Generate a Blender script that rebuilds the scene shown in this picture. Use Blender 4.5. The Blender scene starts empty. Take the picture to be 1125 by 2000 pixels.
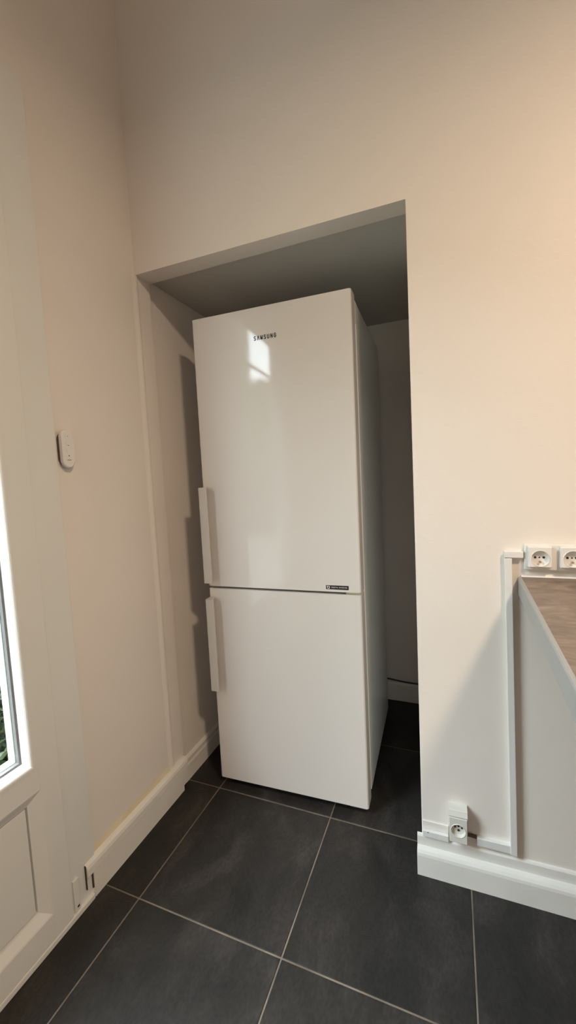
import bpy, bmesh, math, random
from mathutils import Vector, Matrix

# ------------------------------------------------------------------ camera, sky, lights, exposure
S = bpy.context.scene
COL = S.collection
cam = bpy.data.cameras.new('camera')
cam.sensor_fit = 'VERTICAL'
cam.sensor_height = 36.0
cam.lens = 799.5 / 2000.0 * 36.0
cam.clip_start = 0.02
camo = bpy.data.objects.new('camera', cam)
COL.objects.link(camo)
camo.location = (0.86347, -1.28976, 1.19683)
camo.rotation_euler = (1.48947, 0.04866, 0.3774)
S.camera = camo

world = bpy.data.worlds.new('sky')
S.world = world
world.use_nodes = True
wn = world.node_tree
wn.nodes.clear()
w_out = wn.nodes.new('ShaderNodeOutputWorld')
w_bg = wn.nodes.new('ShaderNodeBackground')
w_bg.inputs['Color'].default_value = (0.86, 0.94, 1.06, 1)      # even overcast sky
w_bg.inputs['Strength'].default_value = 28.0
wn.links.new(w_bg.outputs[0], w_out.inputs[0])

# warm ceiling lamp in the middle of the kitchen, above and right of the photographer
ld = bpy.data.lights.new('ceiling_lamp', 'AREA')
ld.shape = 'DISK'
ld.size = 0.24
ld.energy = 38.0
ld.color = (1.0, 0.765, 0.555)
ld.spread = math.radians(176)
lo = bpy.data.objects.new('ceiling_lamp', ld)
lo.location = (1.70, -1.36, 2.50)
COL.objects.link(lo)

# added soft fill light on the plain rear wall, behind the photographer
rd = bpy.data.lights.new('rear_fill_light', 'AREA')
rd.shape = 'RECTANGLE'
rd.size = 1.2
rd.size_y = 1.9
rd.energy = 6.0
rd.color = (0.93, 0.96, 1.0)
ro = bpy.data.objects.new('rear_fill_light', rd)
ro.location = (1.5, -3.69, 1.0)
ro.rotation_euler = (math.radians(90), 0, 0)
COL.objects.link(ro)

# portal: guides sky samples through the door glass, gives no light of its own
pd = bpy.data.lights.new('door_portal', 'AREA')
pd.shape = 'RECTANGLE'
pd.size = 1.6
pd.size_y = 0.72
pd.cycles.is_portal = True
po = bpy.data.objects.new('door_portal', pd)
po.location = (-0.19, -0.99, 1.28)
po.rotation_euler = (0, math.radians(-90), 0)
COL.objects.link(po)

S.view_settings.view_transform = 'Standard'
S.view_settings.look = 'None'
S.view_settings.gamma = 1.0
S.view_settings.exposure = 0.0
S.view_settings.use_curve_mapping = False
S.cycles.use_denoising = True
S.cycles.max_bounces = 8
S.cycles.diffuse_bounces = 5
S.cycles.sample_clamp_indirect = 6.0

# ------------------------------------------------------------------ materials
def new_mat(name):
    m = bpy.data.materials.new(name)
    m.use_nodes = True
    nt = m.node_tree
    return m, nt, nt.nodes['Principled BSDF']

def paint(name, col, rough=0.6, bump=0.0, bscale=80.0, var=0.0, vscale=3.0, spec=0.5, coat=0.0, metallic=0.0):
    m, nt, b = new_mat(name)
    b.inputs['Roughness'].default_value = rough
    b.inputs['Specular IOR Level'].default_value = spec
    b.inputs['Coat Weight'].default_value = coat
    b.inputs['Coat Roughness'].default_value = 0.05
    b.inputs['Metallic'].default_value = metallic
    tc = nt.nodes.new('ShaderNodeTexCoord')
    nz = nt.nodes.new('ShaderNodeTexNoise')
    nz.inputs['Scale'].default_value = vscale
    nz.inputs['Detail'].default_value = 4
    nt.links.new(tc.outputs['Object'], nz.inputs['Vector'])
    cr = nt.nodes.new('ShaderNodeValToRGB')
    cr.color_ramp.elements[0].position = 0.3
    cr.color_ramp.elements[1].position = 0.7
    k0, k1 = 1 - var, 1 + var
    cr.color_ramp.elements[0].color = (*[c * k0 for c in col], 1)
    cr.color_ramp.elements[1].color = (*[min(1, c * k1) for c in col], 1)
    nt.links.new(nz.outputs['Fac'], cr.inputs['Fac'])
    nt.links.new(cr.outputs['Color'], b.inputs['Base Color'])
    if bump:
        n2 = nt.nodes.new('ShaderNodeTexNoise')
        n2.inputs['Scale'].default_value = bscale
        n2.inputs['Detail'].default_value = 3
        nt.links.new(tc.outputs['Object'], n2.inputs['Vector'])
        bp = nt.nodes.new('ShaderNodeBump')
        bp.inputs['Strength'].default_value = bump
        bp.inputs['Distance'].default_value = 0.002
        nt.links.new(n2.outputs['Fac'], bp.inputs['Height'])
        nt.links.new(bp.outputs['Normal'], b.inputs['Normal'])
    return m

M = {}
M['wall'] = paint('wall_paint', (0.80, 0.743, 0.685), 0.55, 0.35, 45, 0.012, 2.0)
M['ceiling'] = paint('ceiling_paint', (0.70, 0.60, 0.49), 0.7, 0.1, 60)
M['niche_ceiling'] = paint('shade_grey_ceiling', (0.60, 0.575, 0.535), 0.7, 0.1, 60)  # darker grey puts the shade behind the lintel into the colour
M['skirting'] = paint('skirting_paint', (0.78, 0.76, 0.71), 0.38, 0.25, 30, 0.03, 9)
M['pvc'] = paint('white_pvc', (0.75, 0.755, 0.72), 0.35, 0.03, 200, 0.01)
M['plastic'] = paint('white_plastic', (0.77, 0.755, 0.725), 0.3, 0.0, 80, 0.01)
M['caulk'] = paint('yellowed_caulk', (0.70, 0.61, 0.43), 0.5, 0.2, 60, 0.08, 12)
M['ivory'] = paint('aged_white_plastic', (0.72, 0.70, 0.64), 0.35, 0.0, 80, 0.02)
M['gasket'] = paint('grey_rubber', (0.17, 0.165, 0.17), 0.6)
M['fridge'] = paint('white_gloss_lacquer', (0.69, 0.668, 0.645), 0.055, 0.01, 6, 0.004, 2.0, 0.34)
M['fridge_side'] = paint('white_enamel', (0.72, 0.72, 0.71), 0.22, 0.02, 120)
M['handle'] = paint('white_satin_handle', (0.56, 0.54, 0.51), 0.4)
M['seal'] = paint('door_seal', (0.30, 0.26, 0.22), 0.6)
M['beige'] = paint('beige_plastic', (0.60, 0.52, 0.40), 0.5)
M['black'] = paint('black_print', (0.012, 0.011, 0.011), 0.4)
M['ink'] = paint('dark_grey_lettering', (0.03, 0.025, 0.02), 0.4)
M['whiteink'] = paint('white_print', (0.75, 0.74, 0.72), 0.5)
M['dark'] = paint('dark_plastic', (0.10, 0.082, 0.07), 0.5)
M['gap_shade'] = paint('gap_shade_dark', (0.055, 0.042, 0.032), 0.9)  # dark tone standing in for shade in the baseboard gaps
M['metal'] = paint('steel', (0.55, 0.53, 0.5), 0.3, metallic=1.0)
M['brass'] = paint('brass_pin', (0.50, 0.40, 0.25), 0.35, metallic=0.8)
M['cable'] = paint('black_cable', (0.012, 0.012, 0.012), 0.5)
M['cablebrown'] = paint('brown_cable', (0.10, 0.055, 0.04), 0.5)
M['edge'] = paint('grey_edge_band', (0.29, 0.288, 0.275), 0.4, 0.05, 90, 0.02)
M['concrete'] = paint('pale_terrace_concrete', (0.24, 0.225, 0.20), 0.85, 0.4, 40, 0.1, 4)
M['facade'] = paint('outer_wall_render', (0.7, 0.68, 0.6), 0.8, 0.3, 60, 0.05)
M['shrub'] = paint('dark_green_leaf', (0.030, 0.048, 0.013), 0.45, 0, 80, 0.6, 14)
M['leaf'] = paint('green_leaf', (0.17, 0.21, 0.12), 0.45, 0, 80, 0.55, 14)
M['hedge'] = paint('dark_green_hedge', (0.035, 0.07, 0.022), 0.6, 0, 80, 0.6, 3)
M['twig'] = paint('brown_twig', (0.10, 0.07, 0.045), 0.8)
M['grout'] = paint('grey_beige_grout', (0.165, 0.135, 0.100), 0.8, 0.4, 120, 0.38, 9)

def tile_mat():
    m, nt, b = new_mat('anthracite_tile')
    tc = nt.nodes.new('ShaderNodeTexCoord')
    oi = nt.nodes.new('ShaderNodeObjectInfo')
    add = nt.nodes.new('ShaderNodeVectorMath'); add.operation = 'ADD'
    comb = nt.nodes.new('ShaderNodeCombineXYZ')
    mul = nt.nodes.new('ShaderNodeMath'); mul.operation = 'MULTIPLY'; mul.inputs[1].default_value = 37.0
    nt.links.new(oi.outputs['Random'], mul.inputs[0])
    nt.links.new(mul.outputs[0], comb.inputs['X']); nt.links.new(mul.outputs[0], comb.inputs['Z'])
    mp = nt.nodes.new('ShaderNodeMapping'); mp.inputs['Scale'].default_value = (1.0, 0.55, 1.0)
    nt.links.new(tc.outputs['Object'], mp.inputs['Vector'])
    nt.links.new(mp.outputs[0], add.inputs[0]); nt.links.new(comb.outputs[0], add.inputs[1])
    n1 = nt.nodes.new('ShaderNodeTexNoise'); n1.inputs['Scale'].default_value = 6; n1.inputs['Detail'].default_value = 7; n1.inputs['Roughness'].default_value = 0.62; n1.inputs['Distortion'].default_value = 0.6
    n2 = nt.nodes.new('ShaderNodeTexNoise'); n2.inputs['Scale'].default_value = 160; n2.inputs['Detail'].default_value = 3
    nt.links.new(add.outputs[0], n1.inputs['Vector']); nt.links.new(add.outputs[0], n2.inputs['Vector'])
    cr = nt.nodes.new('ShaderNodeValToRGB')
    e = cr.color_ramp.elements
    e[0].position = 0.34; e[0].color = (0.0165, 0.0160, 0.0145, 1)
    e[1].position = 0.68; e[1].color = (0.050, 0.0435, 0.0405, 1)
    mid = e.new(0.52); mid.color = (0.027, 0.0248, 0.0222, 1)
    nt.links.new(n1.outputs['Fac'], cr.inputs['Fac'])
    mx = nt.nodes.new('ShaderNodeMixRGB'); mx.blend_type = 'MULTIPLY'; mx.inputs['Fac'].default_value = 0.35
    nt.links.new(cr.outputs['Color'], mx.inputs['Color1'])
    c2 = nt.nodes.new('ShaderNodeValToRGB'); c2.color_ramp.elements[0].position = 0.3; c2.color_ramp.elements[1].position = 0.65
    nt.links.new(n2.outputs['Fac'], c2.inputs['Fac']); nt.links.new(c2.outputs['Color'], mx.inputs['Color2'])
    nt.links.new(mx.outputs['Color'], b.inputs['Base Color'])
    mr = nt.nodes.new('ShaderNodeMapRange'); mr.inputs['To Min'].default_value = 0.42; mr.inputs['To Max'].default_value = 0.6
    b.inputs['Specular IOR Level'].default_value = 0.3
    nt.links.new(n1.outputs['Fac'], mr.inputs['Value']); nt.links.new(mr.outputs[0], b.inputs['Roughness'])
    bp = nt.nodes.new('ShaderNodeBump'); bp.inputs['Strength'].default_value = 0.15; bp.inputs['Distance'].default_value = 0.001
    nt.links.new(n2.outputs['Fac'], bp.inputs['Height']); nt.links.new(bp.outputs['Normal'], b.inputs['Normal'])
    return m
M['tile'] = tile_mat()

def laminate_mat():
    m, nt, b = new_mat('brown_mottled_laminate')
    tc = nt.nodes.new('ShaderNodeTexCoord')
    mp = nt.nodes.new('ShaderNodeMapping'); mp.inputs['Scale'].default_value = (1.0, 2.6, 1.0)
    nt.links.new(tc.outputs['Object'], mp.inputs['Vector'])
    n1 = nt.nodes.new('ShaderNodeTexNoise'); n1.inputs['Scale'].default_value = 9; n1.inputs['Detail'].default_value = 9; n1.inputs['Distortion'].default_value = 1.4; n1.inputs['Roughness'].default_value = 0.62
    nt.links.new(mp.outputs[0], n1.inputs['Vector'])
    cr = nt.nodes.new('ShaderNodeValToRGB'); e = cr.color_ramp.elements
    e[0].position = 0.38; e[0].color = (0.140, 0.108, 0.084, 1)
    e[1].position = 0.68; e[1].color = (0.29, 0.22, 0.175, 1)
    mid = e.new(0.5); mid.color = (0.19, 0.142, 0.112, 1)
    nt.links.new(n1.outputs['Fac'], cr.inputs['Fac']); nt.links.new(cr.outputs['Color'], b.inputs['Base Color'])
    b.inputs['Roughness'].default_value = 0.42
    bp = nt.nodes.new('ShaderNodeBump'); bp.inputs['Strength'].default_value = 0.25; bp.inputs['Distance'].default_value = 0.001
    nt.links.new(n1.outputs['Fac'], bp.inputs['Height']); nt.links.new(bp.outputs['Normal'], b.inputs['Normal'])
    return m
M['laminate'] = laminate_mat()

def glass_mat():
    m, nt, b = new_mat('window_glass')
    nt.nodes.remove(b)
    out = nt.nodes['Material Output']
    tr = nt.nodes.new('ShaderNodeBsdfTransparent'); tr.inputs['Color'].default_value = (0.93, 0.96, 0.94, 1)
    gl = nt.nodes.new('ShaderNodeBsdfGlossy'); gl.inputs['Roughness'].default_value = 0.01
    fr = nt.nodes.new('ShaderNodeFresnel'); fr.inputs['IOR'].default_value = 1.45
    mx = nt.nodes.new('ShaderNodeMixShader')
    ge = nt.nodes.new('ShaderNodeNewGeometry')      # reflect on the entering face only
    sb_ = nt.nodes.new('ShaderNodeMath'); sb_.operation = 'SUBTRACT'; sb_.inputs[0].default_value = 1.0
    ml = nt.nodes.new('ShaderNodeMath'); ml.operation = 'MULTIPLY'
    nt.links.new(ge.outputs['Backfacing'], sb_.inputs[1]); nt.links.new(sb_.outputs[0], ml.inputs[0]); nt.links.new(fr.outputs[0], ml.inputs[1])
    nt.links.new(ml.outputs[0], mx.inputs['Fac']); nt.links.new(tr.outputs[0], mx.inputs[1]); nt.links.new(gl.outputs[0], mx.inputs[2])
    nt.links.new(mx.outputs[0], out.inputs['Surface'])
    return m
M['glass'] = glass_mat()

# ------------------------------------------------------------------ mesh helpers
def obj(name, bm, mat, parent=None, smooth=False):
    me = bpy.data.meshes.new(name)
    bmesh.ops.recalc_face_normals(bm, faces=bm.faces[:])
    bm.to_mesh(me); bm.free()
    if smooth:
        me.polygons.foreach_set('use_smooth', [True] * len(me.polygons))
        me.update()
    me.materials.append(M[mat] if isinstance(mat, str) else mat)
    o = bpy.data.objects.new(name, me)
    COL.objects.link(o)
    if parent:
        o.parent = parent
    return o

def box(bm, x0, x1, y0, y1, z0, z1, bev=0.0, seg=2):
    x0, x1 = min(x0, x1), max(x0, x1); y0, y1 = min(y0, y1), max(y0, y1); z0, z1 = min(z0, z1), max(z0, z1)
    r = bmesh.ops.create_cube(bm, size=1.0)
    vs = r['verts']
    for v in vs:
        v.co = Vector(((x0 + x1) / 2 + v.co.x * (x1 - x0), (y0 + y1) / 2 + v.co.y * (y1 - y0), (z0 + z1) / 2 + v.co.z * (z1 - z0)))
    if bev:
        es = list({e for v in vs for e in v.link_edges})
        bmesh.ops.bevel(bm, geom=es, offset=bev, segments=seg, affect='EDGES', profile=0.5)
    return bm

def bx(name, mat, parent, *a, **k):
    return obj(name, box(bmesh.new(), *a, **k), mat, parent)

def prism(pts, frame_a, frame_b):
    """closed 2D outline pts placed by two functions (start and end of the extrusion)"""
    bm = bmesh.new()
    A = [bm.verts.new(frame_a(*p)) for p in pts]
    B = [bm.verts.new(frame_b(*p)) for p in pts]
    n = len(pts)
    for i in range(n):
        bm.faces.new((A[i], A[(i + 1) % n], B[(i + 1) % n], B[i]))
    bm.faces.new(A); bm.faces.new(B[::-1])
    return bm

def cyl(bm, c, axis, r, h, n=24, r2=None):
    """cylinder starting at c, running h along axis"""
    axis = Vector(axis).normalized()
    q = axis.to_track_quat('Z', 'Y').to_matrix().to_4x4()
    bmesh.ops.create_cone(bm, cap_ends=True, segments=n, radius1=r, radius2=r if r2 is None else r2, depth=h,
                          matrix=Matrix.Translation(Vector(c) + axis * h / 2) @ q)
    return bm

def tube(name, pts, r, mat, parent=None):
    cu = bpy.data.curves.new(name, 'CURVE'); cu.dimensions = '3D'
    sp = cu.splines.new('NURBS'); sp.points.add(len(pts) - 1)
    for p, q in zip(sp.points, pts):
        p.co = (*q, 1)
    sp.use_endpoint_u = True; sp.order_u = 4
    cu.bevel_depth = r; cu.bevel_resolution = 3; cu.resolution_u = 8; cu.use_fill_caps = True
    t = bpy.data.objects.new('tmp', cu)
    COL.objects.link(t)
    bpy.context.view_layer.update()
    me = bpy.data.meshes.new_from_object(t.evaluated_get(bpy.context.evaluated_depsgraph_get()))
    bpy.data.objects.remove(t)
    me.name = name
    me.materials.clear(); me.materials.append(M[mat])
    o = bpy.data.objects.new(name, me); COL.objects.link(o)
    if parent: o.parent = parent
    return o

def text(name, s, size, mat, parent, mtx, bold=0.0, depth=0.0003, spacing=1.0, width=None):
    cu = bpy.data.curves.new(name, 'FONT')
    cu.body = s; cu.size = size; cu.align_x = 'CENTER'; cu.align_y = 'CENTER'
    cu.offset = bold; cu.extrude = depth; cu.space_character = spacing
    t = bpy.data.objects.new('tmp', cu); COL.objects.link(t)
    bpy.context.view_layer.update()
    me = bpy.data.meshes.new_from_object(t.evaluated_get(bpy.context.evaluated_depsgraph_get()))
    bpy.data.objects.remove(t)
    me.name = name
    if width:
        xs = [v.co.x for v in me.vertices]; k = width / (max(xs) - min(xs))
        for v in me.vertices: v.co.x *= k
    me.transform(mtx)
    me.materials.clear(); me.materials.append(M[mat])
    o = bpy.data.objects.new(name, me); COL.objects.link(o); o.parent = parent
    return o

def thing(name, label, cat, loc=(0, 0, 0), rz=0.0, group=None):
    o = bpy.data.objects.new(name, None); COL.objects.link(o)
    o.empty_display_size = 0.05
    o.location = loc; o.rotation_euler = (0, 0, rz)
    o['label'] = label; o['category'] = cat
    if group: o['group'] = group
    return o

def tag(o, label, cat, group=None):
    o['label'] = label; o['category'] = cat
    if group: o['group'] = group
    return o

def struct(o, label=None):
    o['kind'] = 'structure'
    if label: o['label'] = label
    return o

def struct_empty(name, loc=(0, 0, 0), rz=0.0, label=None):
    o = bpy.data.objects.new(name, None); COL.objects.link(o)
    o.location = loc; o.rotation_euler = (0, 0, rz)
    return struct(o, label)

# ------------------------------------------------------------------ dimensions
XL = -0.142            # room face of the left wall
XR = 0.766             # right edge of the niche opening
ZT = 1.922             # underside of the lintel
SL = 0.0115            # slight turn of the front wall
def yw(x): return -0.09 + SL * (x - XR)
RZ = math.atan(SL)
def wall_empty(name, label, cat, x, z, group=None):
    """thing on the front wall: local x along the wall, local -y towards the room"""
    return thing(name, label, cat, (x, yw(x), z), RZ, group)
XF, YB, ZC = 3.3, -3.7, 3.25   # far right wall, rear wall, ceiling
YP = -0.025            # back of the lintel / jamb
XA, YA, ZA = -0.155, 0.85, 1.94   # niche: left wall, rear wall, ceiling
XAR = 0.80
D0, D1, DH = -0.478, -1.50, 2.24  # door opening in the left wall

# ------------------------------------------------------------------ room shell
fl = bx('floor', 'grout', None, -0.26, XF + 0.1, YB - 0.1, YA + 0.1, -0.06, -0.0015)
struct(fl, 'floor of large dark grey tiles with pale thin joints')
T = 0.45; G = 0.0020
tile_cache = {}
def tile(x0, x1, y0, y1):
    key = (round(x1 - x0, 4), round(y1 - y0, 4))
    if key not in tile_cache:
        bm = bmesh.new()
        hx, hy = key[0] / 2, key[1] / 2
        b = 0.0012
        lo = [bm.verts.new((sx * hx, sy * hy, -0.008)) for sx, sy in ((-1, -1), (1, -1), (1, 1), (-1, 1))]
        mi = [bm.verts.new((sx * hx, sy * hy, -b)) for sx, sy in ((-1, -1), (1, -1), (1, 1), (-1, 1))]
        up = [bm.verts.new((sx * (hx - b), sy * (hy - b), 0)) for sx, sy in ((-1, -1), (1, -1), (1, 1), (-1, 1))]
        for i in range(4):
            j = (i + 1) % 4
            bm.faces.new((lo[i], lo[j], mi[j], mi[i])); bm.faces.new((mi[i], mi[j], up[j], up[i]))
        bm.faces.new(up)
        o = obj('tile', bm, 'tile', fl); tile_cache[key] = o
    else:
        o = tile_cache[key].copy(); COL.objects.link(o); o.parent = fl
    o.location = ((x0 + x1) / 2, (y0 + y1) / 2, 0)
for i in range(-1, 8):
    for j in range(-9, 2):
        x0, x1, y0, y1 = i * T + G, (i + 1) * T - G, j * T + G, (j + 1) * T - G
        x0, x1 = max(x0, XA - 0.004), min(x1, XF)
        y0, y1 = max(y0, YB), min(y1, YA)
        if x1 - x0 < 0.02 or y1 - y0 < 0.02: continue
        if j == 1 or (j == 0 and y0 > 0.1):
            if x0 > XAR: continue
            x1 = min(x1, XAR)
        tile(x0, x1, y0, y1)

# left wall with the door opening
bm = bmesh.new()
box(bm, -0.26, XL, D0, YP, 0, ZC)
box(bm, -0.26, XL, D1, D0, DH, ZC)
box(bm, -0.26, XL, YB, D1, 0, ZC)
struct(obj('wall_left', bm, 'wall'), 'left wall in pale paint with the glazed door')
# soft plaster ridge where the left wall turns into the niche
bm = prism([(-0.020, 0.0), (-0.013, 0.0018), (-0.006, 0.0042), (0.0, 0.0050), (0.006, 0.0038), (0.011, 0.0), (0.0, -0.004)],
           lambda a, b: (XL + b, yw(XL) + 0.004 + a, 0.12), lambda a, b: (XL + b, yw(XL) + 0.004 + a, ZT))
struct(obj('trim_1', bm, 'wall', smooth=False), 'rounded plaster edge at the left of the niche opening')

# front wall: lintel above the niche, pier to the right
def slab(x0, x1, z0, z1):
    bm = bmesh.new()
    f = [(x0, yw(x0)), (x1, yw(x1)), (x1, YP), (x0, YP)]
    A = [bm.verts.new((x, y, z0)) for x, y in f]; B = [bm.verts.new((x, y, z1)) for x, y in f]
    for i in range(4): bm.faces.new((A[i], A[(i + 1) % 4], B[(i + 1) % 4], B[i]))
    bm.faces.new(A[::-1]); bm.faces.new(B)
    return bm
bm = bmesh.new()
o1 = [(XL, ZT), (XR, ZT), (XR, 0), (XF, 0), (XF, ZC), (XL, ZC)]
bm = prism(o1, lambda x, z: (x, yw(x), z), lambda x, z: (x, YP, z))
es = [e for e in bm.edges if abs(e.verts[0].co.x - XR) < 1e-4 and abs(e.verts[1].co.x - XR) < 1e-4 and e.verts[0].co.y < YP - 0.01 and e.verts[1].co.y < YP - 0.01]
bmesh.ops.bevel(bm, geom=es, offset=0.004, segments=3, affect='EDGES', profile=0.5)
struct(obj('wall_front', bm, 'wall'), 'front wall with a tall niche for the fridge')

struct(bx('wall_niche_left', 'wall', None, -0.26, XA, YP, YA + 0.1, 0, ZA), 'left wall inside the niche')
struct(bx('wall_niche_back', 'wall', None, XA, XAR, YA, YA + 0.1, 0, ZA), 'dim rear wall of the niche')
struct(bx('wall_niche_right', 'wall', None, XAR, XAR + 0.1, YP, YA + 0.1, 0, ZA), 'right wall of the niche')
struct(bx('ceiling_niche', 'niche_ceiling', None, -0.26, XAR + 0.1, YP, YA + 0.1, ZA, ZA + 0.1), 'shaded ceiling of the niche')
struct(bx('wall_right', 'wall', None, XF, XF + 0.1, YB, YP, 0, ZC))
struct(bx('wall_rear', 'wall', None, -0.26, XF + 0.1, YB - 0.1, YB, 0, ZC))
struct(bx('ceiling', 'ceiling', None, -0.26, XF + 0.1, YB - 0.1, YP, ZC, ZC + 0.1))

# ------------------------------------------------------------------ baseboards
prof = [(0, 0), (0.025, 0), (0.025, 0.062), (0.0235, 0.070), (0.019, 0.077), (0.012, 0.0815), (0.0075, 0.083), (0.0075, 0.110), (0.005, 0.1145), (0.002, 0.116), (0, 0.116)]
bb = prism(prof, lambda o, z: (0.753, yw(0.753) - o, z), lambda o, z: (XF, yw(XF) - o, z))
struct(obj('baseboard_right', bb, 'skirting'), 'moulded white baseboard under the sockets')

bl = struct_empty('baseboard_left', (0, 0, 0), 0, 'white two-piece baseboard below the left wall')
lower = [(0, 0), (0.017, 0), (0.017, 0.086), (0, 0.086)]
obj('board', prism(lower, lambda o, z: (XL + o, -0.489, z), lambda o, z: (XL + o, -0.055, z)), 'skirting', bl)
lift = [(0, 0.016), (0.0165, 0.020), (0.0165, 0.086), (0, 0.086)]
obj('board', prism(lift, lambda o, z: (XL + o, -0.055, z), lambda o, z: (XL + o, YP, z)), 'skirting', bl)
rail = [(0, 0.080), (0.019, 0.080), (0.0215, 0.083), (0.0215, 0.104), (0.019, 0.113), (0.014, 0.119), (0.007, 0.122), (0, 0.122)]
obj('cap_rail', prism(rail, lambda o, z: (XL + o, -0.512, z), lambda o, z: (XL + o, YP - 0.004, z)), 'skirting', bl)
caulk = [(0, 0.122), (0.006, 0.122), (0.003, 0.130), (0, 0.138)]
obj('caulk_line', prism(caulk, lambda o, z: (XL + o, -0.474, z), lambda o, z: (XL + o, -0.115, z)), 'caulk', bl)
bx('gap_shade_strip', 'gap_shade', bl, 0.011 + XL, 0.0165 + XL, -0.5137, -0.5122, 0.045, 0.117)  # dark strips put where the baseboard end only has shaded gaps
bx('gap_shade_strip', 'gap_shade', bl, 0.011 + XL, 0.0150 + XL, -0.4925, -0.4892, 0.030, 0.074)
an = struct_empty('baseboard_niche_left', (0, 0, 0), 0, 'white baseboard inside the niche, left side')
pa = [(0, 0), (0.014, 0), (0.014, 0.062), (0.011, 0.070), (0.011, 0.086), (0.006, 0.093), (0, 0.095)]
obj('board', prism(pa, lambda o, z: (XA + o, YP + 0.006, z), lambda o, z: (XA + o, YA, z)), 'skirting', an)
obj('cable_hole', cyl(bmesh.new(), (XA + 0.0105, YP + 0.014, 0.083), (1, 0, 0), 0.0042, 0.001, 12), 'black', an)
ab = [(0, 0), (0.016, 0), (0.016, 0.088), (0.010, 0.098), (0, 0.098)]
struct(obj('baseboard_niche_back', prism(ab, lambda o, z: (XA + 0.014, YA - o, z), lambda o, z: (XAR, YA - o, z)), 'skirting'), 'baseboard along the rear of the niche')

# ------------------------------------------------------------------ glazed door in the left wall
dr = struct_empty('door_1', (XL, 0, 0), 0, 'white half-glazed door with a recessed lower panel')
FO, LO = 0.011, 0.018      # how far frame and leaf stand in front of the wall
j0, j1 = -0.476, -0.560    # near jamb
L0, L1 = -0.5630, -1.395   # leaf
bx('frame_jamb', 'pvc', dr, -0.075, FO, j1, j0, 0, DH, bev=0.0015)
bx('frame_jamb', 'pvc', dr, -0.075, FO, -1.504, L1 - 0.0012, 0, DH, bev=0.0015)
bx('frame_head', 'pvc', dr, -0.075, FO, L1 - 0.0012, j1, 2.185, DH, bev=0.0015)
bx('threshold', 'pvc', dr, -0.075, 0.020, -1.50, -0.492, 0.0, 0.016, bev=0.002)
Y0, Y1 = -0.620, -1.335    # edges of glazing and panel openings in the leaf
ZB, ZM0, ZM1, ZG = 0.088, 0.436, 0.491, 2.125
bx('stile', 'pvc', dr, -0.055, LO, Y0, L0, 0.018, 2.183, bev=0.0012)
bx('stile', 'pvc', dr, -0.055, LO, L1, Y1, 0.018, 2.183, bev=0.0012)
bx('rail', 'pvc', dr, -0.055, LO, Y1, Y0, 0.018, ZB)
bx('rail', 'pvc', dr, -0.055, LO, Y1, Y0, ZM0, ZM1)
bx('rail', 'pvc', dr, -0.055, LO, Y1, Y0, ZG, 2.183)

def ring(profile, ya, yb, za, zb):
    """mitred moulding inside a rectangular opening; profile of (inset, x)"""
    bm = bmesh.new()
    rows = []
    for ins, x in profile:
        rows.append([bm.verts.new((x, y, z)) for y, z in ((ya - ins, za + ins), (yb + ins, za + ins), (yb + ins, zb - ins), (ya - ins, zb - ins))])
    n = len(rows)
    for k in range(n):
        a, b = rows[k], rows[(k + 1) % n]
        for i in range(4):
            bm.faces.new((a[i], a[(i + 1) % 4], b[(i + 1) % 4], b[i]))
    return bm
bead = [(-0.001, LO - 0.006), (-0.001, LO + 0.0006), (0.010, LO + 0.0012), (0.0135, LO + 0.0006), (0.0163, LO - 0.0010), (0.0187, LO - 0.0040), (0.0203, LO - 0.008), (0.0212, LO - 0.013), (0.0215, LO - 0.019), (0.0215, LO - 0.028), (-0.001, LO - 0.028)]
obj('glazing_bead', ring(bead, Y0, Y1, ZM1, ZG), 'pvc', dr)
gk = [(0.0215, -0.010), (0.0265, -0.012), (0.0275, -0.020), (0.0215, -0.020)]
obj('gasket', ring(gk, Y0, Y1, ZM1, ZG), 'gasket', dr)
ob = [(0.0, -0.030), (0.024, -0.030), (0.028, -0.034), (0.0285, -0.048), (0.0, -0.048)]
obj('outer_bead', ring(ob, Y0, Y1, ZM1, ZG), 'pvc', dr)
bx('glass_pane', 'glass', dr, -0.0275, -0.0225, Y1 + 0.004, Y0 - 0.004, ZM1 + 0.004, ZG - 0.004)
bx('glazing_bar', 'pvc', dr, -0.040, -0.0285, Y1 + 0.029, Y0 - 0.029, 1.872, 1.888, bev=0.002)
mo = [(-0.001, LO - 0.030), (-0.001, LO + 0.0003), (0.003, LO - 0.001), (0.025, LO - 0.0135), (0.0285, LO - 0.0145), (0.0285, LO - 0.030)]
obj('panel_moulding', ring(mo, Y0, Y1, ZB, ZM0), 'pvc', dr)
bx('panel', 'pvc', dr, -0.03, LO - 0.0165, Y1 + 0.0325, Y0 - 0.0325, ZB + 0.0325, ZM0 - 0.0325, bev=0.001)
bx('panel_backing', 'pvc', dr, -0.036, LO - 0.028, Y1 + 0.02, Y0 - 0.02, ZB + 0.02, ZM0 - 0.02)
# cover piece at the foot of the frame, beside the baseboard end
cp = bx('end_cover', 'pvc', dr, FO, 0.0165, -0.556, -0.538, 0.016, 0.112, bev=0.002)
obj('screw_hole', box(bmesh.new(), 0.0160, 0.0168, -0.549, -0.542, 0.028, 0.034), 'black', cp)

# ------------------------------------------------------------------ outside the door
struct(bx('terrace', 'concrete', None, -14, -0.261, -16, 8, -0.3, -0.06), 'pale concrete terrace outside the door')

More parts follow.
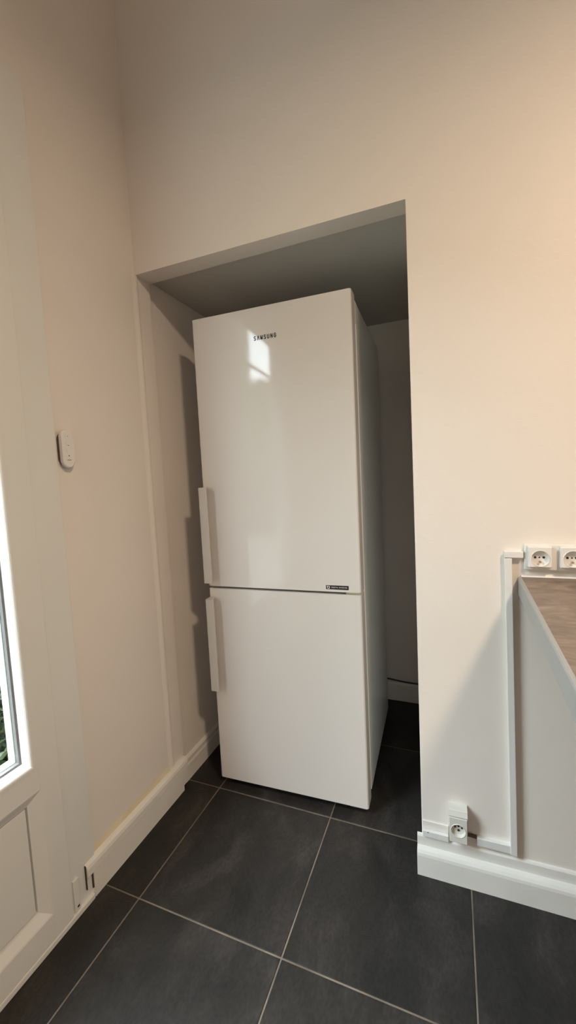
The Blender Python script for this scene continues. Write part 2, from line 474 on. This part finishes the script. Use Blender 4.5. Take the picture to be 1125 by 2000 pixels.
def leaf_mesh(rng, n, pos, size):
    vs, fs = [], []
    for _ in range(n):
        c = pos(rng)
        a = Vector((rng.gauss(0, 1), rng.gauss(0, 1), rng.gauss(0, 0.7))).normalized()
        b = a.cross(Vector((rng.gauss(0, 1), rng.gauss(0, 1), rng.gauss(0, 1)))).normalized()
        s = size * rng.uniform(0.6, 1.3)
        k = len(vs)
        n_ = a.cross(b) * s * 0.18
        vs += [c - a * s, c - b * s * 0.36 + n_, c + a * s, c + b * s * 0.36 + n_, c]
        fs += [(k, k + 1, k + 4), (k + 1, k + 2, k + 4), (k + 2, k + 3, k + 4), (k + 3, k, k + 4)]
    return vs, fs
def foliage(name, vs, fs, mat, parent=None):
    me = bpy.data.meshes.new(name); me.from_pydata(vs, [], fs); me.update()
    me.materials.append(M[mat])
    o = bpy.data.objects.new(name, me); COL.objects.link(o)
    if parent: o.parent = parent
    return o
def shrub(name, label, cx, cy, r, h, seed, n):
    t = thing(name, label, 'shrub', (cx, cy, -0.06), 0, None)
    rng = random.Random(seed)
    def pos(g):
        while True:
            p = Vector((g.uniform(-1, 1), g.uniform(-1, 1), g.uniform(0, 1)))
            q = Vector((p.x, p.y, (p.z - 0.45) / 0.55))
            if 0.35 < q.length < 1: return Vector((p.x * r, p.y * r, p.z * h))
    vs, fs = leaf_mesh(rng, n, pos, 0.04)
    f = foliage('foliage', vs, fs, 'shrub', t); f['kind'] = 'stuff'
    bm = bmesh.new()
    for _ in range(9):
        a = rng.uniform(0, 6.28); q = rng.uniform(0.3, 0.75)
        d = Vector((math.cos(a) * r * q, math.sin(a) * r * q, h * 0.8))
        cyl(bm, (0, 0, 0), d, 0.008, d.length, 6, 0.003)
    obj('stem', bm, 'twig', t)
shrub('garden_shrub', 'low green leafy shrub seen through the bottom of the door glass', -0.98, -0.20, 0.45, 0.72, 3, 8000)
shrub('garden_shrub', 'green shrub on the terrace behind the low shrub', -2.15, -0.95, 0.50, 0.62, 5, 6000)

def hedge(name, label, cat, x0, x1, y0, y1, h, seed, n):  # added unseen hedges that block sky light and bound the fridge reflection
    rng = random.Random(seed)
    bm = bmesh.new()
    box(bm, x0 + 0.1, x1 - 0.1, y0 + 0.1, y1 - 0.1, -0.06, h - 0.12)
    t = obj(name, bm, 'hedge'); tag(t, label, cat)
    def pos(g):
        s = g.random()
        if s < 0.62: return Vector((x1 - g.random() ** 2 * 0.25, g.uniform(y0, y1), g.uniform(-0.05, h)))
        if s < 0.84: return Vector((g.uniform(x0, x1), g.uniform(y0, y1), h - g.random() ** 2 * 0.25))
        return Vector((g.uniform(x0, x1), y1 - g.random() ** 2 * 0.25 if g.random() < .5 else y0 + g.random() ** 2 * .25, g.uniform(-0.05, h)))
    vs, fs = leaf_mesh(rng, n, pos, 0.075)
    f = foliage('foliage', vs, fs, 'leaf', t); f['kind'] = 'stuff'
hedge('sky_blocker_hedge', 'added unseen hedge across the terrace, blocking the low sky', 'hedge', -4.3, -3.6, -6.5, 5.0, 3.2, 7, 13000)
hedge('side_blocker_hedge', 'added unseen tall hedge bounding the sky reflected in the fridge at the side', 'hedge', -8.0, -3.66, -9.4, -8.5, 6.0, 8, 12000)
hedge('end_blocker_hedge', 'added unseen hedge of middle height bounding the reflected sky from below', 'hedge', -4.0, 1.0, -7.9, -7.3, 3.42, 9, 7000)

# ------------------------------------------------------------------ refrigerator
FW, FD = 0.583, 0.64
fr = thing('refrigerator', 'tall white two-door fridge freezer standing in the niche', 'refrigerator', (-0.0035, 0.0225, 0), 0.032)
# local: x along the front, y into the niche, z up; the door faces are at y = 0
def rounded_plan(x0, x1, y0, y1, r_front, r_back, seg=5):
    pts = []
    def arc(cx, cy, r, a0, a1):
        for k in range(seg + 1):
            a = math.radians(a0 + (a1 - a0) * k / seg); pts.append((cx + r * math.cos(a), cy + r * math.sin(a)))
    arc(x0 + r_front, y0 + r_front, r_front, 180, 270)
    arc(x1 - r_front, y0 + r_front, r_front, 270, 360)
    arc(x1 - r_back, y1 - r_back, r_back, 0, 90)
    arc(x0 + r_back, y1 - r_back, r_back, 90, 180)
    return pts
def upright(name, mat, parent, plan, z0, z1, bev=0.0015):
    bm = prism(plan, lambda x, y: (x, y, z0), lambda x, y: (x, y, z1))
    if bev:
        es = [e for e in bm.edges if abs(e.verts[0].co.z - e.verts[1].co.z) < 1e-6]
        bmesh.ops.bevel(bm, geom=es, offset=bev, segments=2, affect='EDGES', profile=0.5)
    o = obj(name, bm, mat, parent)
    return o
upright('body', 'fridge_side', fr, rounded_plan(0.001, FW - 0.001, 0.078, FD, 0.004, 0.004), 0.045, 1.772)
up_door = upright('upper_door', 'fridge', fr, rounded_plan(0, FW, 0.0, 0.062, 0.006, 0.003), 0.8035, 1.786)
lo_door = upright('lower_door', 'fridge', fr, rounded_plan(0, FW, 0.0, 0.062, 0.006, 0.003), 0.030, 0.7945)
upright('door_seal', 'seal', up_door, rounded_plan(0.010, FW - 0.006, 0.062, 0.078, 0.002, 0.002), 0.812, 1.765, 0)
upright('door_seal', 'seal', lo_door, rounded_plan(0.010, FW - 0.006, 0.062, 0.078, 0.002, 0.002), 0.050, 0.787, 0)
# handles: flat front flange with a web running back to the door, closed by end caps
def handle(parent, z0, z1):
    plan = [(0.004, 0.0), (0.004, -0.030), (0.005, -0.0385), (0.008, -0.041), (0.0375, -0.041), (0.039, -0.0400), (0.0395, -0.0380),
            (0.0385, -0.0360), (0.0160, -0.0355), (0.0125, -0.0335), (0.0110, -0.028), (0.0110, 0.0)]
    o = obj('handle', prism(plan, lambda x, y: (x, y, z0), lambda x, y: (x, y, z1)), 'handle', parent)
    cap = [(0.0110, 0.0), (0.0110, -0.028), (0.0125, -0.0335), (0.0160, -0.0355), (0.0375, -0.0355), (0.0360, -0.028), (0.0300, -0.016), (0.0220, -0.006), (0.0160, 0.0)]
    for a in (z0, z1 - 0.004):
        obj('end_cap', prism(cap, lambda x, y: (x, y, a), lambda x, y: (x, y, a + 0.004)), 'handle', o)
handle(up_door, 0.8235, 1.179)
handle(lo_door, 0.4065, 0.7615)
R90 = Matrix.Rotation(math.radians(90), 4, 'X')
def stroke_letters(word, x0, width, zc, h, y0, y1, wt):
    """plain sans lettering from thick strokes, one mesh"""
    G = {'S': [[(.92, .84), (.72, 1), (.28, 1), (.08, .84), (.08, .66), (.28, .54), (.72, .46), (.92, .34), (.92, .16), (.72, 0), (.28, 0), (.08, .16)]],
         'A': [[(.02, 0), (.44, 1), (.56, 1), (.98, 0)]],
         'M': [[(.04, 0), (.04, 1), (.5, .05), (.96, 1), (.96, 0)]],
         'U': [[(.08, 1), (.08, .2), (.28, 0), (.72, 0), (.92, .2), (.92, 1)]],
         'N': [[(.08, 0), (.08, 1), (.92, 0), (.92, 1)]],
         'G': [[(.92, .82), (.72, 1), (.28, 1), (.08, .82), (.08, .18), (.28, 0), (.72, 0), (.92, .18), (.92, .5), (.55, .5)]]}
    bm = bmesh.new()
    pitch = width / (len(word) - 0.24)
    lw = pitch * 0.76
    for k, ch in enumerate(word):
        for line in G[ch]:
            P = [Vector((x0 + k * pitch + p[0] * (lw - wt) + wt / 2, zc - h / 2 + wt / 2 + p[1] * (h - wt))) for p in line]
            for a, b in zip(P, P[1:]):
                d = (b - a).normalized(); n = Vector((-d.y, d.x)) * wt / 2; e = d * wt * 0.32
                q = [a - e - n, b + e - n, b + e + n, a - e + n]
                F = [bm.verts.new((v.x, y0, v.y)) for v in q]; K = [bm.verts.new((v.x, y1, v.y)) for v in q]
                bm.faces.new(F); bm.faces.new(K[::-1])
                for i in range(4): bm.faces.new((F[i], F[(i + 1) % 4], K[(i + 1) % 4], K[i]))
    return bm
obj('logo_lettering', stroke_letters('SAMSUNG', 0.2415, 0.084, 1.6835, 0.0150, -0.0006, 0.0, 0.0027), 'ink', up_door)
bd = bx('badge', 'black', up_door, 0.4625, 0.5410, -0.0012, 0.0, 0.8125, 0.8262, bev=0.0004)
bd['label'] = 'small black badge with white print'
bm = bmesh.new()
def flat_ring(bm, outer, inner, y0, y1):
    n = len(outer)
    vs = [[bm.verts.new((x, y, z)) for x, z in pts] for y in (y0, y1) for pts in (outer, inner)]
    oa, ia, ob_, ib = vs
    for i in range(n):
        j = (i + 1) % n
        bm.faces.new((oa[i], oa[j], ia[j], ia[i])); bm.faces.new((ob_[i], ob_[j], ib[j], ib[i]))
        bm.faces.new((oa[i], oa[j], ob_[j], ob_[i])); bm.faces.new((ia[i], ia[j], ib[j], ib[i]))
def rr(cx, cz, hx, hz, r, seg=4):
    p = []
    for sx, sz, a0 in ((1, 1, 0), (-1, 1, 90), (-1, -1, 180), (1, -1, 270)):
        for k in range(seg + 1):
            a = math.radians(a0 + 90 * k / seg)
            p.append((cx + sx * (hx - r) + r * math.cos(a), cz + sz * (hz - r) + r * math.sin(a)))
    return p
flat_ring(bm, rr(0.4715, 0.8193, 0.0048, 0.0046, 0.003), rr(0.4712, 0.8193, 0.0028, 0.0026, 0.0016), -0.0015, -0.0011)
box(bm, 0.4660, 0.4680, -0.0015, -0.0011, 0.8205, 0.8245)
obj('emblem', bm, 'whiteink', bd)
text('badge_lettering', 'DIGITAL INVERTER', 0.0062, 'whiteink', bd, Matrix.Translation((0.5090, -0.0014, 0.8192)) @ R90, width=0.055, depth=0.0002)
# hinges and feet
upright('hinge_cover', 'beige', fr, rounded_plan(0.490, 0.579, 0.064, 0.130, 0.006, 0.006), 1.772, 1.781, 0.002)
bx('hinge_bracket', 'beige', fr, 0.5775, 0.5822, 0.0635, 0.0765, 1.700, 1.772, bev=0.001)
bx('hinge_plate', 'beige', fr, 0.530, 0.580, 0.006, 0.0785, 0.7962, 0.8018)
bx('lower_hinge', 'metal', fr, 0.515, 0.575, 0.004, 0.090, 0.024, 0.0295, bev=0.001)
bx('plinth', 'dark', fr, 0.02, FW - 0.02, 0.10, 0.12, 0.012, 0.046)
for x in (0.05, FW - 0.05):
    for y in (0.105, FD - 0.05):
        obj('foot', cyl(bmesh.new(), (x, y, 0.0), (0, 0, 1), 0.017, 0.0455, 16), 'dark', fr)

# power cable lying along the rear baseboard of the niche
cb = tube('power_cable', [(0.30, 0.842, 0.30), (0.36, 0.842, 0.20), (0.44, 0.841, 0.130), (0.52, 0.840, 0.113), (0.57, 0.840, 0.1085), (0.62, 0.840, 0.1035), (0.68, 0.840, 0.1020), (0.73, 0.841, 0.1020), (0.785, 0.841, 0.1020)], 0.0035, 'cable')
tag(cb, 'black power cable lying on the rear baseboard behind the fridge', 'cable')

# ------------------------------------------------------------------ worktop
wt = thing('worktop', 'brown mottled worktop with pale grey edge below the double socket', 'worktop', (0, 0, 0))
def wt_x(y): return 1.0225 + (y + 0.095) * 0.026
y_f = -0.78; x_e = 2.3; zt, zb = 0.9116, 0.8670
slabp = [(wt_x(yw(1.02)), yw(1.02)), (wt_x(y_f), y_f), (x_e, y_f), (x_e, yw(x_e))]
e_ = 0.0076
inner = [(slabp[0][0] + e_, slabp[0][1]), (slabp[1][0] + e_, y_f + e_), (x_e, y_f + e_), slabp[3]]
obj('slab', prism(inner, lambda x, y: (x, y, zb), lambda x, y: (x, y, zt)), 'laminate', wt)
def edge_strip(a, b, nx, ny):
    pr = [(0, zb - 0.0004), (0, zt - 0.004), (0.002, zt - 0.0012), (0.0075, zt + 0.0003), (0.0075, zt - 0.0008), (0.002, zb - 0.0004)]
    return prism(pr, lambda o, z: (a[0] + nx * o, a[1] + ny * o, z), lambda o, z: (b[0] + nx * o, b[1] + ny * o, z))
obj('edge_band', edge_strip(slabp[0], slabp[1], 1, 0), 'edge', wt)
obj('edge_band', edge_strip(slabp[1], slabp[2], 0, 1), 'edge', wt)
# sealant fillet along the wall
sf = prism([(0, zt + 0.0004), (0.006, zt + 0.0004), (0.002, zt + 0.006), (0, zt + 0.012)], lambda o, z: (1.03, yw(1.03) - o, z), lambda o, z: (x_e, yw(x_e) - o, z))
struct(obj('trim_2', sf, 'wall'), 'white sealant line between worktop and wall')

# ------------------------------------------------------------------ sockets
def face_with_recess(hx, hz, cx, cz, r, y_front, depth, y_back, n=32):
    """rectangular module, centre 0,0, with a round recess; front faces -y"""
    bm = bmesh.new()
    def sq(a):
        c, s = math.cos(a), math.sin(a)
        k = 1e9
        for lim, comp, cen in ((hx, c, cx), (hz, s, cz)):
            if abs(comp) > 1e-9:
                k = min(k, ((lim if comp > 0 else -lim) - cen) / comp)
        return cx + c * k, cz + s * k
    angs = sorted({2 * math.pi * i / n for i in range(n)} | {math.atan2(sz * hz - cz, sx * hx - cx) % (2 * math.pi) for sx in (1, -1) for sz in (1, -1)})
    N = len(angs)
    b = 0.0015
    def P(pts, y): return [bm.verts.new((x, y, z)) for x, z in pts]
    outer = [sq(a) for a in angs]
    ins = [(max(-hx + b, min(hx - b, x)), max(-hz + b, min(hz - b, z))) for x, z in outer]
    rings = [P(outer, y_back), P(outer, y_front + b), P(ins, y_front)]
    for rad, y in ((r + 0.0012, y_front), (r, y_front - 0.0012), (r - 0.0012, y_front), (r - 0.0022, y_front + depth)):
        rings.append(P([(cx + rad * math.cos(a), cz + rad * math.sin(a)) for a in angs], y))
    for A, B in zip(rings, rings[1:]):
        for i in range(N):
            j = (i + 1) % N
            bm.faces.new((A[i], A[j], B[j], B[i]))
    bm.faces.new(rings[-1]); bm.faces.new(rings[0][::-1])
    return bm
def hole(parent, x, z, y, r):
    return obj('pin_hole', cyl(bmesh.new(), (x, y - 0.0006, z), (0, 1, 0), r, 0.0012, 14), 'black', parent)

sb = wall_empty('double_socket', 'white double wall socket block just above the brown worktop', 'socket', 1.036, 0.9655)
# base box with a stepped front
bx('back_box', 'plastic', sb, 0.0, 0.215, -0.013, 0.0, -0.0335, 0.0335, bev=0.003, seg=3)
for k, cx in enumerate((0.033, 0.103, 0.173)):
    if k == 2: continue
    f = obj('socket_face', face_with_recess(0.026, 0.026, 0, -0.003, 0.0205, -0.0275, 0.012, -0.012), 'plastic', sb)
    f.location = (cx, 0, 0.003)
    for dx in (-0.0095, 0.0095): hole(f, dx, -0.002, -0.0155, 0.0030)
    hole(f, 0.0, -0.002, -0.0155, 0.0019)
    obj('earth_pin', cyl(bmesh.new(), (0.0005, -0.0153, -0.0125), (0, -1, 0), 0.0024, 0.010, 12), 'brass', f)

lowo = wall_empty('wall_outlet', 'small white outlet box above the baseboard at the niche corner', 'socket', 0.8675, 0.1885)
bm = prism([(0, -0.0475), (-0.033, -0.0475), (-0.0345, -0.046), (-0.0345, 0.0290), (-0.0335, 0.0305), (-0.0345, 0.0320), (-0.029, 0.0460), (-0.027, 0.0475), (0, 0.0475)],
           lambda y, z: (-0.0245, y, z), lambda y, z: (0.0245, y, z))
# front of the box sits just behind the socket face
for v in bm.verts:
    if v.co.y < -0.0325 and v.co.z < 0.0295: v.co.y = -0.0195
obj('outlet_box', bm, 'ivory', lowo)
f = obj('socket_face', face_with_recess(0.0238, 0.0375, 0.0, 0.0, 0.0195, -0.0350, 0.0075, -0.020), 'ivory', lowo)
f.location = (0, 0, -0.0090)
for dx, dz in ((-0.0085, 0.0050), (0.0005, 0.0085), (0.0095, 0.0050)): hole(f, dx, dz, -0.0275, 0.0027)
hole(f, 0.0005, -0.0035, -0.0281, 0.0022)
obj('earth_ring', cyl(bmesh.new(), (0.0005, -0.0273, -0.0035), (0, -1, 0), 0.0038, 0.0006, 16), 'brass', f)

# ------------------------------------------------------------------ cable trunking on the front wall
def trunk(name, label, x0, x1, z0, z1, d=0.014, lip=True):
    t = wall_empty(name, label, 'trunking', x0, z0)
    w, h = x1 - x0, z1 - z0
    bx('base_channel', 'plastic', t, 0.0008, w - 0.0008, -d * 0.55, 0, 0.0008, h - 0.0008)
    bx('cover', 'plastic', t, 0, w, -d, -d * 0.55, 0, h, bev=0.0015)
    return t
vt = wall_empty('vertical_trunking', 'tall white cable trunking running down beside the worktop end', 'trunking', 0.9905, 0.129)
def lean(z): return 0.0105 * (1 - z / 0.833)       # it leans a little to the left at the top
def shear(bm):
    for v in bm.verts: v.co.x += lean(v.co.z)
    return bm
obj('base_channel', shear(box(bmesh.new(), 0.0008, 0.0162, -0.009, 0, 0, 0.833)), 'plastic', vt)
obj('cover', shear(box(bmesh.new(), 0, 0.017, -0.017, -0.009, 0, 0.833, bev=0.0015)), 'plastic', vt)
trunk('short_trunking', 'short white trunking stub joining the double socket', 0.9895, 1.0335, 0.9635, 0.9805, 0.017)
tl = trunk('floor_trunking', 'white trunking piece on the baseboard left of the outlet box', 0.769, 0.8415, 0.117, 0.136, 0.014)
bx('upper_strip', 'wall', tl, 0.0, 0.0725, -0.004, 0, 0.019, 0.043, bev=0.001)
bx('cable_slot', 'black', tl, 0.014, 0.0165, -0.0147, -0.0138, 0.0150, 0.0175)
tr = trunk('floor_trunking', 'white trunking piece between the outlet box and the vertical trunking', 0.9165, 1.0065, 0.130, 0.1535, 0.014)
bx('cable_slot', 'black', tr, 0.0868, 0.0892, -0.0147, -0.0135, 0.004, 0.019)
cbr = tube('short_cable', [(0.892, yw(.892) - 0.006, 0.150), (0.900, yw(.9) - 0.006, 0.1505), (0.910, yw(.91) - 0.006, 0.1495), (0.9168, yw(.9168) - 0.006, 0.148)], 0.0045, 'cablebrown')
tag(cbr, 'short brown cable bridging outlet box and right trunking piece', 'cable')

# ------------------------------------------------------------------ remote control on the left wall
rc = thing('remote_control', 'small white oval remote control fixed to wall beside the door', 'remote control', (XL, -0.4475, 1.309))
def capsule(hw, hl, y0=0.0, z0=0.0, seg=10):
    p = []
    for s, a0 in ((1, 0), (-1, 180)):
        for k in range(seg + 1):
            a = math.radians(a0 + 180 * k / seg)
            p.append((y0 + hw * math.cos(a), z0 + s * (hl - hw) + hw * math.sin(a)))
    return p
def stadium(name, mat, parent, hw, hl, x0, x1, y0=0.0, z0=0.0, bev=0.002):
    bm = prism(capsule(hw, hl, y0, z0), lambda y, z: (x0, y, z), lambda y, z: (x1, y, z))
    if bev:
        es = [e for e in bm.edges if e.verts[0].co.x > x1 - 1e-6 and e.verts[1].co.x > x1 - 1e-6]
        bmesh.ops.bevel(bm, geom=es, offset=bev, segments=3, affect='EDGES', profile=0.5)
    return obj(name, bm, mat, parent)
h_ = stadium('wall_holder', 'dark', rc, 0.0195, 0.046, 0.0, 0.011, 0.002, 0, 0.0008)
h_['label'] = 'dark holder behind the remote'
bx('side_shadow_strip', 'dark', rc, 0.004, 0.0185, 0.0195, 0.0222, -0.036, 0.034, bev=0.001)  # dark strip imitating the shadow line along the remote's side
sh = stadium('front_shell', 'plastic', rc, 0.0195, 0.0525, 0.011, 0.022, 0, 0, 0.004)
for z in (0.034, 0.016, -0.002):
    b_ = obj('button', cyl(bmesh.new(), (0.022, 0, z), (1, 0, 0), 0.0075, 0.0008, 20), 'plastic', sh)
obj('button_mark', cyl(bmesh.new(), (0.0228, 0, 0.034), (1, 0, 0), 0.0012, 0.0003, 10), 'seal', sh)
obj('button_mark', box(bmesh.new(), 0.0228, 0.0231, -0.0022, 0.0022, 0.0085, 0.0100), 'seal', sh)
obj('indicator_dot', cyl(bmesh.new(), (0.022, 0, -0.019), (1, 0, 0), 0.0016, 0.0004, 12), 'black', sh)
obj('printed_line', box(bmesh.new(), 0.022, 0.0223, -0.0062, 0.0062, -0.0320, -0.0300), 'seal', sh)
